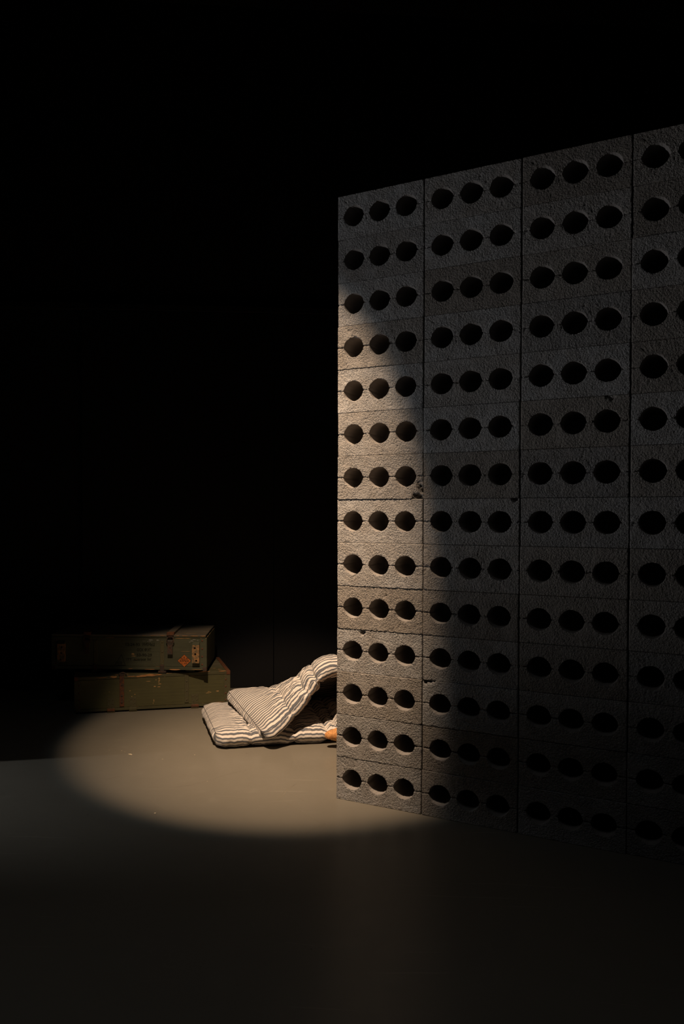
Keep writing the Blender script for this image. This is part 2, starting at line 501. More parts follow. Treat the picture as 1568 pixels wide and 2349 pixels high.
def make_block(seed, chips=(), rough=1.0):
    rnd = random.Random(seed)
    so = Vector((rnd.uniform(-50, 50), rnd.uniform(-50, 50), rnd.uniform(-50, 50)))
    zc = BH / 2
    zm = [0.0, 0.0016, 0.0042, 0.008, 0.0125, 0.018, 0.024, 0.030, 0.037, 0.044, 0.051, 0.058, 0.065, 0.072, 0.079, 0.085, 0.090, BH / 2]
    zs = sorted([zc - z for z in zm[1:]] + [zc + z for z in zm])
    verts, faces = [], []
    ts = [0, 0.035, 0.09, 0.17, 0.27, 0.38, 0.49, 0.60, 0.70, 0.79, 0.87, 0.93, 0.97, 1.0]

    def front(x, z, rim):
        p = Vector((x, 0, z)) + so
        y = 0.0
        y += 0.0014 * rough * noise.noise(p * 210) + 0.0006 * rough * noise.noise(p * 70) + 0.0006 * noise.noise(p * 18)
        lump = noise.noise(p * 95 + Vector((7, 3, 1)))
        if lump > 0.35 and noise.noise(p * 14) > -0.1:
            y += 0.007 * rough * (lump - 0.35)
        # split seam through the middle of the holes
        zz = abs(z - zc + 0.0022 * noise.noise(p * 75) + 0.0020 * noise.noise(p * 190))
        gd = 0.0062 + 0.0085 * noise.noise(p * 62) + 0.003 * noise.noise(p * 200)
        wd = 0.0036 + 0.0030 * noise.noise(p * 48)
        y += max(0.0, gd) * max(0.0, 1 - zz / max(wd, 0.0012)) ** 0.8
        # worn arrises
        d = min(x, BW - x)
        e = 0.0030 + 0.003 * noise.noise(p * 55)
        if d < e:
            y += 0.006 * (1 - d / e) ** 2
        d = min(z, BH - z)
        e = 0.0018 + 0.0020 * noise.noise(p * 50)
        if d < e:
            y += 0.0035 * (1 - d / e) ** 2
        for cx, cz, r, dp in chips:
            q = math.hypot(x - cx, z - cz) / (r * (1 + 0.5 * noise.noise(p * 60)))
            if q < 1:
                y += dp * (1 - q ** 3) * (0.75 + 0.5 * noise.noise(p * 110))
        return y + 0.0008 * rim

    for c in range(3):
        x0, x1 = CELL_X[c], CELL_X[c + 1]
        hx = HOLE_C[c] + rnd.uniform(-0.001, 0.001)
        nx = 34
        xs = [x0 + (x1 - x0) * i / nx for i in range(nx + 1)]
        per = [(x, 0.0) for x in xs[:-1]] + [(x1, z) for z in zs[:-1]] + [(x, BH) for x in reversed(xs[1:])] + [(x0, z) for z in reversed(zs[1:])]
        n = len(per)
        base = len(verts)
        hole = []
        for (px, pz) in per:
            th = math.atan2(pz - zc, px - hx)
            s = math.sin(th)
            r = -HD * abs(s) + math.sqrt(HR * HR - HD * HD + HD * HD * s * s)
            q = Vector((math.cos(th) * 3, math.sin(th) * 3, c * 5.0)) + so
            r += 0.0012 * noise.noise(q * 0.8) + 0.0011 * rough * noise.noise(q * 3.2)
            r += 0.0022 * max(0.0, 1 - abs(s) / 0.14)        # pinched out at the seam
            hole.append((hx + r * math.cos(th), zc + r * math.sin(th)))
        for t in ts:
            for (px, pz), (ax, az) in zip(per, hole):
                x, z = ax + (px - ax) * t, az + (pz - az) * t
                verts.append((x, front(x, z, 1.0 if t == 0 else (0.3 if t < 0.05 else 0)), z))
        for k in range(len(ts) - 1):
            for i in range(n):
                a, b = base + k * n + i, base + k * n + (i + 1) % n
                faces.append((a, b, b + n, a + n))
        # the hole itself
        prev = base
        for y, sc in ((0.006, 0.997), (0.022, 0.99), (0.05, 0.975), (0.11, 0.945), (0.160, 0.90), (0.172, 0.72)):
            st = len(verts)
            for (ax, az) in hole:
                nn = 0.0006 * noise.noise(Vector((ax, y, az)) * 120 + so)
                verts.append((hx + (ax - hx) * sc + nn, y, zc + (az - zc) * sc + nn))
            for i in range(n):
                a, b = prev + i, prev + (i + 1) % n
                faces.append((a, st + i, st + (i + 1) % n, b))
            prev = st
        ctr = len(verts)
        verts.append((hx, 0.174, zc))
        for i in range(n):
            faces.append((prev + i, ctr, prev + (i + 1) % n))
        # outer sides
        last = base + (len(ts) - 1) * n
        nz = len(zs) - 1
        for i in range(n):
            side = 0 if i < nx else 1 if i < nx + nz else 2 if i < 2 * nx + nz else 3
            if (side == 1 and c < 2) or (side == 3 and c > 0):
                continue
            a, b = last + i, last + (i + 1) % n
            st = len(verts)
            for j in (a, b):
                verts.append((verts[j][0], BD, verts[j][2]))
            faces.append((a, st, st + 1, b))
    # back
    st = len(verts)
    verts += [(0, BD, 0), (BW, BD, 0), (BW, BD, BH), (0, BD, BH)]
    faces.append((st, st + 1, st + 2, st + 3))
    bm = bmesh.new()
    bv = [bm.verts.new(v) for v in verts]
    for f in faces:
        try:
            bm.faces.new([bv[i] for i in f])
        except ValueError:
            pass
    bmesh.ops.remove_doubles(bm, verts=bm.verts[:], dist=0.00008)
    bmesh.ops.recalc_face_normals(bm, faces=bm.faces[:])
    for f in bm.faces:
        f.smooth = True
        # inside of the holes: deeper than the face, away from the block's outside
        c = f.calc_center_median()
        inside = 0.012 < c.x < BW - 0.012 and 0.012 < c.z < BH - 0.012 and c.y < BD - 0.005
        f.material_index = 1 if (inside and abs(f.normal.y) < 0.55 and any(abs(math.hypot(c.x - h, c.z - BH / 2) - HR) < 0.007 for h in HOLE_C) and max(v.co.y for v in f.verts) > 0.0045 and max(v.co.y for v in f.verts) - min(v.co.y for v in f.verts) > 0.003) or (inside and c.y > 0.02) else 0
    for e in bm.edges:
        if len(e.link_faces) == 2 and (e.link_faces[0].material_index != e.link_faces[1].material_index or e.calc_face_angle(0) > 0.9):
            e.smooth = False
    me = bpy.data.meshes.new('concrete_block')
    bm.to_mesh(me)
    bm.free()
    me.materials.append(CONC)
    me.materials.append(CONC_IN)
    return me


block_wall = thing('block_wall', 'freestanding wall of grey concrete blocks, each pierced by three round holes', 'wall', (0.29537, 3.40784, 0), -0.49424)
base_meshes = [make_block(11 + i * 7, rough=(0.7, 1.0, 1.3, 0.85, 1.15, 0.75)[i]) for i in range(6)]
special = {
    (6, 0): make_block(201, [(0.383, 0.040, 0.020, 0.022), (0.366, 0.006, 0.020, 0.026), (0.388, 0.02, 0.022, 0.016), (0.38, 0.065, 0.014, 0.010)], 1.3),
    (10, 0): make_block(202, [(0.122, 0.176, 0.012, 0.014), (0.132, 0.182, 0.008, 0.010)]),
    (11, 1): make_block(203, [(0.012, 0.190, 0.015, 0.030), (0.034, 0.191, 0.013, 0.030), (0.05, 0.191, 0.007, 0.02)]),
    (5, 2): make_block(204, [(0.330, 0.184, 0.012, 0.012), (0.315, 0.188, 0.009, 0.010)]),
    (7, 1): make_block(205, [(0.375, 0.190, 0.016, 0.016)]),
    (3, 0): make_block(206, [(0.055, 0.165, 0.010, 0.006)], 1.2),
}
rnd = random.Random(5)
for col in range(6):
    for row in range(14):
        me = special.get((row, col)) or base_meshes[rnd.randrange(6)]
        b = link('concrete_block', me, None, block_wall)
        b.location = (col * PITCH_X + 0.003 + rnd.uniform(-0.0016, 0.0016), rnd.uniform(-0.0028, 0.0028), (13 - row) * PITCH_Z)
        b.rotation_euler = (0, 0, rnd.uniform(-0.004, 0.004))

# ------------------------------------------------------------------ crates


def decal(parent, mat, name, polys, y=-0.0012, stuff=True):
    """thin flat marks on a crate front, polygons given in the crate's x, z"""
    bm = bmesh.new()
    for poly in polys:
        f = [bm.verts.new((x, y, z)) for x, z in poly]
        bm.faces.new(f)
    o = link(name, mesh_of(bm, name), mat, parent)
    if stuff:
        o['kind'] = 'stuff'
    return o


def ragged(cx, cz, w, h, seed, n=14):
    r = random.Random(seed)
    return [(cx + w / 2 * math.cos(2 * math.pi * i / n) * r.uniform(0.6, 1.1), cz + h / 2 * math.sin(2 * math.pi * i / n) * r.uniform(0.45, 1.15)) for i in range(n)]


RIV = None


def rivet(parent, x, z, y, mat=RUST, r=0.0062):
    global RIV
    if RIV is None:
        bm = bmesh.new()
        bmesh.ops.create_uvsphere(bm, u_segments=10, v_segments=6, radius=1.0)
        for v in bm.verts:
            v.co.y *= 0.45
        RIV = mesh_of(bm, 'rivet', True)
        RIV.materials.append(RUST)
    o = link('rivet', RIV, None, parent)
    o.location = (x, y, z)
    o.scale = (r, r, r)
    if mat is not RUST:
        o.material_slots[0].link = 'OBJECT'
        o.material_slots[0].material = mat
    return o


def text_part(parent, body, x, z, size, mat, name, width=None, y=-0.0014, shear=0.0, bold=0.0):
    cu = bpy.data.curves.new('lettering', 'FONT')
    cu.body = body
    cu.size = size
    cu.align_x = 'LEFT'
    cu.align_y = 'BOTTOM_BASELINE'
    cu.shear = shear
    cu.offset = bold
    cu.resolution_u = 2
    tmp = bpy.data.objects.new('lettering', cu)
    COL.objects.link(tmp)
    dg = bpy.context.evaluated_depsgraph_get()
    me = bpy.data.meshes.new_from_object(tmp.evaluated_get(dg))
    bpy.data.objects.remove(tmp)
    me.materials.clear()
    xs = [v.co.x for v in me.vertices]
    w0 = max(xs) - min(xs)
    k = (width / w0) if width else 1.0
    mn = min(xs)
    for v in me.vertices:
        v.co = Vector(((v.co.x - mn) * k, 0, v.co.y))
    o = link(name, me, mat, parent)
    o.location = (x, y, z)
    return o


def holed_block(name, a, b, holes, r, mat, parent):
    """upright wooden block with round holes bored in its front"""
    x0, x1, y0, y1 = a[0], b[0], a[1], b[1]
    zc = [z for _, z in holes]
    cuts = [a[2]] + [(zc[i] + zc[i + 1]) / 2 for i in range(len(zc) - 1)] + [b[2]]
    bm = bmesh.new()
    for (hx, hz), z0, z1 in zip(holes, cuts[:-1], cuts[1:]):
        m = 5
        per = [(x0 + (x1 - x0) * i / m, z0) for i in range(m)] + [(x1, z0 + (z1 - z0) * i / m) for i in range(m)] + [(x1 - (x1 - x0) * i / m, z1) for i in range(m)] + [(x0, z1 - (z1 - z0) * i / m) for i in range(m)]
        n = len(per)
        o = [bm.verts.new((x, y0, z)) for x, z in per]
        an = [math.atan2(z - hz, x - hx) for x, z in per]
        h = [bm.verts.new((hx + r * math.cos(t), y0, hz + r * math.sin(t))) for t in an]
        d = [bm.verts.new((hx + r * math.cos(t), y1 - 0.004, hz + r * math.sin(t))) for t in an]
        bk = [bm.verts.new((x, y1, z)) for x, z in per]
        for i in range(n):
            j = (i + 1) % n
            bm.faces.new((o[i], o[j], h[j], h[i]))
            bm.faces.new((h[i], h[j], d[j], d[i]))
            bm.faces.new((o[j], o[i], bk[i], bk[j]))
        bm.faces.new(d)
    bmesh.ops.remove_doubles(bm, verts=bm.verts[:], dist=0.0001)
    # drop the inner walls between the three cells
    for f in [f for f in bm.faces if all(abs(v.co.z - cuts[1]) < 1e-5 for v in f.verts) or all(abs(v.co.z - cuts[2]) < 1e-5 for v in f.verts)]:
        bm.faces.remove(f)
    return link(name, mesh_of(bm, name), mat, parent)


# ---- lower crate: local x along its front from the left end, y into it, z up
LL, LD, LH = 1.004, 0.49, 0.237
low = thing('ammunition_crate', 'larger olive green wooden crate at the bottom, standing on the floor under another crate', 'crate', (-1.249, 4.844, 0), math.radians(12.4))
box('front_board', (0.006, 0.0, 0.030), (LL - 0.006, 0.018, 0.2145), OLIVE_B, low)
box('back_board', (0.006, LD - 0.018, 0.030), (LL - 0.006, LD, 0.2145), OLIVE_B, low)
box('end_board', (0.006, 0.018, 0.030), (0.024, LD - 0.018, 0.2145), OLIVE_B, low)
box('end_board', (LL - 0.024, 0.018, 0.030), (LL - 0.006, LD - 0.018, 0.2145), OLIVE_B, low)
box('bottom_board', (0.008, -0.004, 0.0115), (LL - 0.008, LD, 0.0285), OLIVE_LID, low)
pw = (LD + 0.003) / 4
for i in range(4):
    box('lid_plank', (0.003, -0.003 + i * pw + 0.001, 0.2165), (LL - 0.003, -0.003 + (i + 1) * pw - 0.001, LH - 0.0015 + (0.0012, 0, 0.0008, -0.0006)[i]), LID_GREEN if i else OLIVE_LID, low, 0.0022)
# corner bands with rivets, running over the lid's end
for x0, x1, xr in ((LL - 0.040, LL + 0.0015, LL - 0.029), (-0.0015, 0.040, 0.029)):
    box('corner_band', (x0, -0.0045, 0.0285), (x1, 0.0, LH - 0.024), GREEN_IRON, low, 0.001, 1)
    for z in (0.045, 0.090, 0.135, 0.182):
        rivet(low, xr, z, -0.0045)
    e0, e1 = (x1 - 0.026, x1) if x1 > 0.5 else (x0, x0 + 0.026)
    box('edge_band', (e0, -0.006, LH), (e1, LD, LH + 0.0025), RUST, low, 0.001, 1)
    box('edge_band', (e0, -0.0075, LH - 0.022), (e1, -0.003, LH + 0.0025), RUST, low, 0.001, 1)
# hasps
hs = box('hasp_strap', (0.282, -0.0065, 0.036), (0.311, -0.0005, LH + 0.002), RUST, low, 0.0012, 1)
for z in (0.062, 0.105, 0.175):
    rivet(low, 0.2965, z, -0.0065, RUST_D, 0.0068)
bm = bmesh.new()
for k in range(13):
    pass
kn = [(0.274 + 0.022 * (1 - math.cos(math.pi * i / 10)) * 1.0, -0.004, LH + 0.002 + 0.017 * math.sin(math.pi * i / 10)) for i in range(11)]
bm.free()
link('hasp_loop', tube_mesh([(x + 0.006, y, z) for x, y, z in kn], 0.0042, 'hasp_loop'), RUST_D, low)
box('hasp_hinge', (0.281, -0.008, LH + 0.0015), (0.312, 0.016, LH + 0.0115), RUST_D, low, 0.003, 2)
gs = box('hasp_strap', (0.702, -0.0045, 0.040), (0.729, -0.0005, LH - 0.003), GREEN_IRON, low, 0.001, 1)
for z in (0.060, 0.118, 0.182):
    rivet(low, 0.7155, z, -0.0045, GREEN_IRON, 0.0058)
# bottom hinge plates with bent lips
for x, mt in ((0.227, RUST), (0.366, GREEN_IRON), (0.769, RUST)):
    box('hinge_plate', (x - 0.023, -0.003, 0.0285), (x + 0.023, 0.0, 0.092), GREEN_IRON, low, 0.0008, 1)
    for dx, z in ((-0.012, 0.046), (0.013, 0.055), (-0.011, 0.079), (0.012, 0.082)):
        rivet(low, x + dx, z, -0.003, GREEN_IRON, 0.0042)
    box('hinge_lip', (x - 0.024, -0.016, 0.0105), (x + 0.024, -0.003, 0.0275), mt, low, 0.003, 2)
    box('hinge_foot', (x - 0.024, -0.012, 0.0), (x + 0.026, 0.03, 0.0110), GREEN_IRON, low, 0.002, 1)
box('skid', (0.05, LD - 0.06, 0.0), (LL - 0.05, LD - 0.02, 0.0113), OLIVE_B, low)


def LX(px):
    return 0.530 + (px - 363) * 0.00283


def LZ(px, py):
    return 0.234 - (py - (1544.5 - 0.0367 * (px - 363))) * 0.00283


pl = []
for (px, py, w, h, s) in ((366, 1549, 5, 4, 1), (365, 1553.5, 4, 5, 2), (365.6, 1558, 4.6, 4, 3), (364.5, 1562, 4, 4, 4), (366, 1567, 9, 3, 5), (355, 1572.5, 6, 3, 6), (364.5, 1573.5, 9, 3, 7), (358, 1557, 4, 2.4, 8), (353, 1605, 2, 8, 9), (351.5, 1611, 1.6, 3, 10),
                          (478, 1589, 10, 2.2, 11), (484, 1587.5, 6, 2, 12), (480, 1585.5, 7, 1.6, 20), (501, 1584.5, 9, 3.4, 13), (299, 1582, 5, 2, 14), (310, 1590.4, 4, 2, 15), (303, 1595, 3, 2.4, 16), (252.5, 1584, 3, 1.6, 17), (341, 1560.5, 14, 1.4, 18), (378, 1548.5, 4, 5, 19), (500, 1543.5, 7, 2, 21)):
    pl.append(ragged(LX(px), LZ(px, py), w * 0.00283, h * 0.00283, s))
decal(low, PALEWOOD, 'worn_patch', pl)
pl = []
for (px, py, w, h, s) in ((345, 1546, 60, 5, 31), (325, 1548.6, 34, 4, 32), (262, 1549.5, 17, 5.5, 33), (236, 1551, 30, 2, 34), (302, 1548.6, 22, 2.4, 38), (470, 1538.8, 30, 2.2, 35), (512, 1537.6, 18, 2.2, 36), (360, 1544.8, 26, 2.6, 37)):
    pl.append(ragged(LX(px), LZ(px, py), w * 0.00283, h * 0.00283, s))
decal(low, BAREWOOD, 'worn_edge', pl, -0.0040)

# ---- upper crate
UL, UD, UH = 1.03, 0.465, 0.229
upc = thing('ammunition_crate', 'smaller olive green crate on top, with an orange diamond placard and black stencilled writing', 'crate', (-1.441, 5.004, 0.2612), math.radians(-2.5))


def UX(px):
    return UL - (476 - px) * 0.00285


def UZ(px, py):
    return (1537 - (476 - px) * 0.0135 - py) * 0.00285


box('front_board', (0.004, 0.0, 0.022), (UL - 0.004, 0.018, 0.2105), OLIVE_A, upc)
box('back_board', (0.004, UD - 0.018, 0.022), (UL - 0.004, UD, 0.2105), OLIVE_A, upc)
for x in (0.004, UL - 0.022):
    box('end_board', (x, 0.018, 0.022), (x + 0.018, UD - 0.018, 0.2105), OLIVE_A, upc)
box('bottom_board', (0.006, -0.004, 0.0), (UL - 0.006, UD, 0.0205), OLIVE_A, upc)
box('lid_batten', (0.006, -0.004, 0.2125), (UL - 0.010, 0.012, 0.2208), OLIVE_A, upc, 0.001)
pw = (UD + 0.005) / 3
for i in range(3):
    box('lid_plank', (0.002, -0.007 + i * pw + 0.001, 0.2212), (UL - 0.008, -0.007 + (i + 1) * pw - 0.001, UH + (0, 0.001, -0.0008)[i]), LID_WORN, upc, 0.002)
# crossbars over the lid, each with an iron cap and a hasp
for x in (UX(391.5), UL - UX(391.5)):
    box('lid_crossbar', (x - 0.023, -0.008, UH + 0.0005), (x + 0.023, UD - 0.02, UH + 0.016), LID_WORN, upc, 0.003)
    box('crossbar_cap', (x - 0.024, -0.0115, UH - 0.004), (x + 0.024, 0.03, UH + 0.0175), RUST, upc, 0.003)
    box('hasp_bracket', (x - 0.014, -0.0065, 0.205), (x + 0.014, -0.0005, UH - 0.005), RUST_D, upc, 0.001)
    ring = [(-0.019, 0.216), (-0.021, 0.200), (-0.024, 0.188), (-0.021, 0.180), (-0.012, 0.177), (0.0, 0.176), (0.012, 0.177), (0.021, 0.180), (0.024, 0.188), (0.021, 0.200), (0.019, 0.216), (0.0, 0.218)]
    link('hasp_ring', tube_mesh([(x + a, -0.012 - 0.006 * (0.218 - b) / 0.04, b) for a, b in ring], 0.0032, 'hasp_ring', 8, True), RUST_D, upc)
    bmh = bmesh.new()
    prof = [(-0.008, 0.197), (-0.018, 0.196), (-0.0225, 0.190), (-0.021, 0.183), (-0.019, 0.175), (-0.024, 0.105), (-0.0205, 0.1045), (-0.0155, 0.174), (-0.017, 0.184), (-0.0165, 0.190), (-0.008, 0.193)]
    A = [bmh.verts.new((x - 0.0165, y, z)) for y, z in prof]
    B = [bmh.verts.new((x + 0.0165, y, z)) for y, z in prof]
    bmh.faces.new(A)
    bmh.faces.new(B)
    for i in range(len(prof)):
        j = (i + 1) % len(prof)
        bmh.faces.new((A[i], A[j], B[j], B[i]))
    link('hasp_plate', mesh_of(bmh, 'hasp_plate'), RUST_D, upc)
    box('hasp_mount', (x - 0.013, -0.009, 0.176), (x + 0.013, -0.0005, 0.194), RUST_D, upc, 0.001)
    rivet(upc, x, 0.152, -0.0215, RUST, 0.005)
# carrying blocks with three bored holes
for x0, m in ((UX(442.6), 1), (UL - UX(459), -1)):
    w = UX(459) - UX(442.6)
    xc = x0 + w / 2
    holed_block('carrying_block', (x0, -0.030, 0.051), (x0 + w, -0.0005, 0.168), [(xc + m * 0.004, 0.066), (xc - m * 0.002, 0.109), (xc - m * 0.006, 0.148)], 0.0068, BLOCKW, upc)
    bmw = bmesh.new()
    vs = [bmw.verts.new(c) for c in ((x0, -0.030, 0.1685), (x0 + w, -0.030, 0.1685), (x0 + w, -0.0005, 0.1685), (x0, -0.0005, 0.1685), (x0 + 0.002, -0.004, 0.186), (x0 + w - 0.002, -0.004, 0.186), (x0 + w - 0.002, -0.0005, 0.186), (x0 + 0.002, -0.0005, 0.186))]
    for f in ((0, 1, 2, 3), (4, 5, 6, 7), (0, 1, 5, 4), (1, 2, 6, 5), (2, 3, 7, 6), (3, 0, 4, 7)):
        bmw.faces.new([vs[i] for i in f])
    link('block_chamfer', mesh_of(bmw, 'block_chamfer'), OLIVE_A, upc)
# corner bands
for x0, x1, xr in ((UX(460), UL - 0.002, UX(464.8)), (0.002, UL - UX(460), UL - UX(464.8))):
    box('corner_band', (x0, -0.0045, 0.0205), (x1, 0.0, 0.208), OLIVE_A, upc, 0.001, 1)
    for z in (0.037, 0.089, 0.140, 0.193):
        rivet(upc, xr, z, -0.0045, RUST, 0.0068)
    c0, c1 = (x1 - 0.026, x1) if x1 > 0.5 else (x0, x0 + 0.026)
    box('corner_iron', (c0, -0.008, -0.006), (c1, 0.03, 0.0200), RUST_D, upc, 0.002, 1)
# side bands that end in feet
for x in (UX(372.3), UL - UX(372.3)):
    box('side_band', (x - 0.0125, -0.0035, 0.0215), (x + 0.0125, -0.0004, 0.192), GREEN_IRON, upc, 0.0008, 1)
    for z in (0.037, 0.118, 0.181):
        rivet(upc, x, z, -0.0035, GREEN_IRON, 0.006)
    box('band_foot', (x - 0.0135, -0.0095, -0.014), (x + 0.0135, -0.004, 0.034), RUST_D, upc, 0.002, 1)
    box('band_shoe', (x - 0.026, -0.010, -0.0205), (x + 0.026, 0.05, -0.0060), RUST_D, upc, 0.002, 1)
for x in (0.12, UL - 0.12):
    box('skid', (x - 0.03, 0.05, -0.0205), (x + 0.03, UD - 0.02, -0.0005), OLIVE_A, upc)
# stencilled writing
for s, px0, px1, py, size in (('12-24-93', 288, 320.5, 1480.0, 0.026), ('УМЕНЬШ', 326, 355.3, 1480.0, 0.026), ('ОСК', 314, 329, 1492.5, 0.026), ('ФУГ', 331.5, 347, 1492.5, 0.026), ('53-90-29', 313.5, 348.6, 1504.3, 0.026), ('ГГТ', 290, 301, 1513.8, 0.019), ('динитроф', 306, 335, 1513.8, 0.019), ('5кг', 338, 347.5, 1513.8, 0.022)):
    text_part(upc, s, UX(px0), UZ(px0, py), size, STENCIL, 'stencil_lettering', UX(px1) - UX(px0), bold=0.0006)
for (xa, ya), (xb, yb) in (((278, 1500), (262, 1525)), ((278, 1500), (287, 1525)), ((262, 1525), (287, 1525))):
    p, q = Vector((UX(xa), UZ(xa, ya))), Vector((UX(xb), UZ(xb, yb)))
    d = (q - p).normalized() * 0.0013
    nrm = Vector((-d.y, d.x))
    decal(upc, STENCIL, 'stencil_line', [[tuple(p + nrm), tuple(q + nrm), tuple(q - nrm), tuple(p - nrm)]], -0.0013, False)
text_part(upc, 'ПСЗ', UX(265), UZ(265, 1521.5), 0.020, STENCIL, 'stencil_lettering', UX(279) - UX(265), bold=0.0004)
# orange diamond placard
dcx, dcz, dw, dh = UX(423.4), 0.0605, 0.0436, 0.0405
dia = decal(upc, ORANGE, 'diamond_placard', [[(dcx - dw, dcz), (dcx, dcz - dh), (dcx + dw, dcz), (dcx, dcz + dh)]], -0.0016, False)
fr = []
for (a, b) in (((-1, 0), (0, 1)), ((0, 1), (1, 0)), ((1, 0), (0, -1)), ((0, -1), (-1, 0))):
    for k0, k1 in ((1.0, 0.955),):
        fr.append([(dcx + a[0] * dw * k0 * 1.03, dcz + a[1] * dh * k0 * 1.03), (dcx + b[0] * dw * k0 * 1.03, dcz + b[1] * dh * k0 * 1.03), (dcx + b[0] * dw * 0.985, dcz + b[1] * dh * 0.985), (dcx + a[0] * dw * 0.985, dcz + a[1] * dh * 0.985)])
decal(upc, STENCIL, 'placard_border', fr, -0.0019, False)
burst = [ragged(dcx, dcz + 0.0245, 0.0105, 0.0055, 3, 10), ragged(dcx - 0.0006, dcz + 0.0175, 0.0105, 0.0055, 4, 10)]
for i in range(8):
    a = math.radians(180 + 14 + i * 21.7)
    r0, r1, hw = 0.0105, 0.0175 + 0.0015 * abs(i - 3.5), 0.0011
    ca, sa = math.cos(a), math.sin(a)
    X, Z = dcx, dcz + 0.0215
    burst.append([(X + ca * r0 * 1.2 - sa * hw, Z + sa * r0 + ca * hw), (X + ca * r0 * 1.2 + sa * hw, Z + sa * r0 - ca * hw), (X + ca * r1 * 1.35 + sa * hw * 1.5, Z + sa * r1 - ca * hw * 1.5), (X + ca * r1 * 1.35 - sa * hw * 1.5, Z + sa * r1 + ca * hw * 1.5)])
decal(upc, STENCIL, 'placard_burst', burst, -0.0021, False)
text_part(upc, 'ВЗРЫВ', dcx - 0.0295, dcz - 0.0065, 0.0155, STENCIL, 'placard_lettering', 0.060, -0.0021, bold=0.0003)
text_part(upc, '1.1F', dcx - 0.0165, dcz - 0.0235, 0.0165, STENCIL, 'placard_lettering', 0.034, -0.0021, bold=0.0002)
pl = []
for (px, py, w, h, s) in ((402, 1535, 30, 3.2, 41), (299, 1532.5, 12, 1.6, 42), (345, 1534.4, 30, 1.4, 43), (453, 1535.5, 30, 1.2, 44)):
    pl.append(ragged(UX(px), UZ(px, py), w * 0.00285, h * 0.00285, s))
decal(upc, BAREWOOD, 'worn_edge', pl, -0.0050)
pl = []
for (px, w, h, s) in ((467, 14, 1.7, 81), (447, 24, 1.5, 82), (425, 20, 1.3, 83), (408, 8, 1.6, 84), (374, 14, 1.0, 85), (352, 18, 0.9, 86), (331, 12, 0.7, 87)):
    pl.append(ragged(UX(px), 0.2246, w * 0.00285, h * 0.00285, s, 20))
decal(upc, BAREWOOD, 'worn_edge', pl, -0.0076)
pl = []
for (px, py, w, h, s) in ((305, 1499, 8, 5, 51), (305.5, 1503.7, 12, 2, 52), (312, 1512, 4, 3, 53), (413, 1530.3, 8, 1, 55), (440, 1530.3, 22, 1, 56), (428, 1493.5, 26, 0.8, 57), (376, 1531, 14, 1, 58), (420, 1463.6, 40, 1.6, 59), (473, 1464.4, 7, 2.2, 60)):
    pl.append(ragged(UX(px), UZ(px, py), w * 0.00285, h * 0.00285, s))
decal(upc, PALEWOOD, 'worn_patch', pl)
pl = []
for (px, py, w, h, s) in ((446, 1466.5, 9, 2.6, 71), (441, 1470, 8, 3.4, 72), (436, 1472, 5, 2, 73), (454, 1468, 5, 2.4, 74), (346, 1467, 14, 3, 75), (343, 1470.5, 12, 1.4, 76), (362, 1467.5, 9, 3, 77), (330, 1469.5, 10, 1, 78)):
    pl.append(ragged(UX(px), UZ(px, py), w * 0.00285, h * 0.00285, s))
decal(upc, WHITEPAINT, 'white_smear', pl)

# ------------------------------------------------------------------ mattress
NEAR = [(-0.288, 4.104, 0.050), (-0.10, 4.146, 0.050), (0.10, 4.188, 0.049), (0.300, 4.221, 0.048), (0.385, 4.232, 0.066), (0.47, 4.243, 0.13), (0.545, 4.252, 0.22), (0.585, 4.256, 0.315),
        (0.540, 4.250, 0.385), (0.42, 4.235, 0.408), (0.320, 4.205, 0.402), (0.258, 4.180, 0.360), (0.214, 4.172, 0.292), (0.150, 4.156, 0.211), (0.068, 4.126, 0.132), (-0.018, 4.072, 0.074)]
FAR = [(-0.428, 4.800, 0.046), (-0.19, 4.839, 0.047), (0.01, 4.866, 0.047), (0.21, 4.893, 0.048), (0.33, 4.91, 0.060), (0.46, 4.93, 0.050), (0.57, 4.96, 0.052), (0.61, 4.985, 0.075),
       (0.545, 5.00, 0.098), (0.43, 4.995, 0.100), (0.325, 4.96, 0.100), (0.245, 4.935, 0.088), (0.15, 4.90, 0.092), (0.03, 4.855, 0.108), (-0.122, 4.80, 0.140), (-0.280, 4.748, 0.160)]
# how far the middle of the width arches above the straight line between the two edges
ARCH = [(0, 0, a) for a in (0, 0, 0, 0, 0.01, 0.03, 0.06, 0.09, 0.102, 0.104, 0.104, 0.104, 0.092, 0.066, 0.034, 0)]


def spline(pts, t):
    n = len(pts) - 1
    x = min(max(t, 0.0), 1.0) * n
    i = min(int(x), n - 1)
    f = x - i
    P = [Vector(pts[min(max(i + k, 0), n)]) for k in (-1, 0, 1, 2)]
    if i == 0:
        P[0] = P[1] * 2 - P[2]
    if i == n - 1:
        P[3] = P[2] * 2 - P[1]
    return 0.5 * ((2 * P[1]) + (-P[0] + P[2]) * f + (2 * P[0] - 5 * P[1] + 4 * P[2] - P[3]) * f * f + (-P[0] + 3 * P[1] - 3 * P[2] + P[3]) * f ** 3)


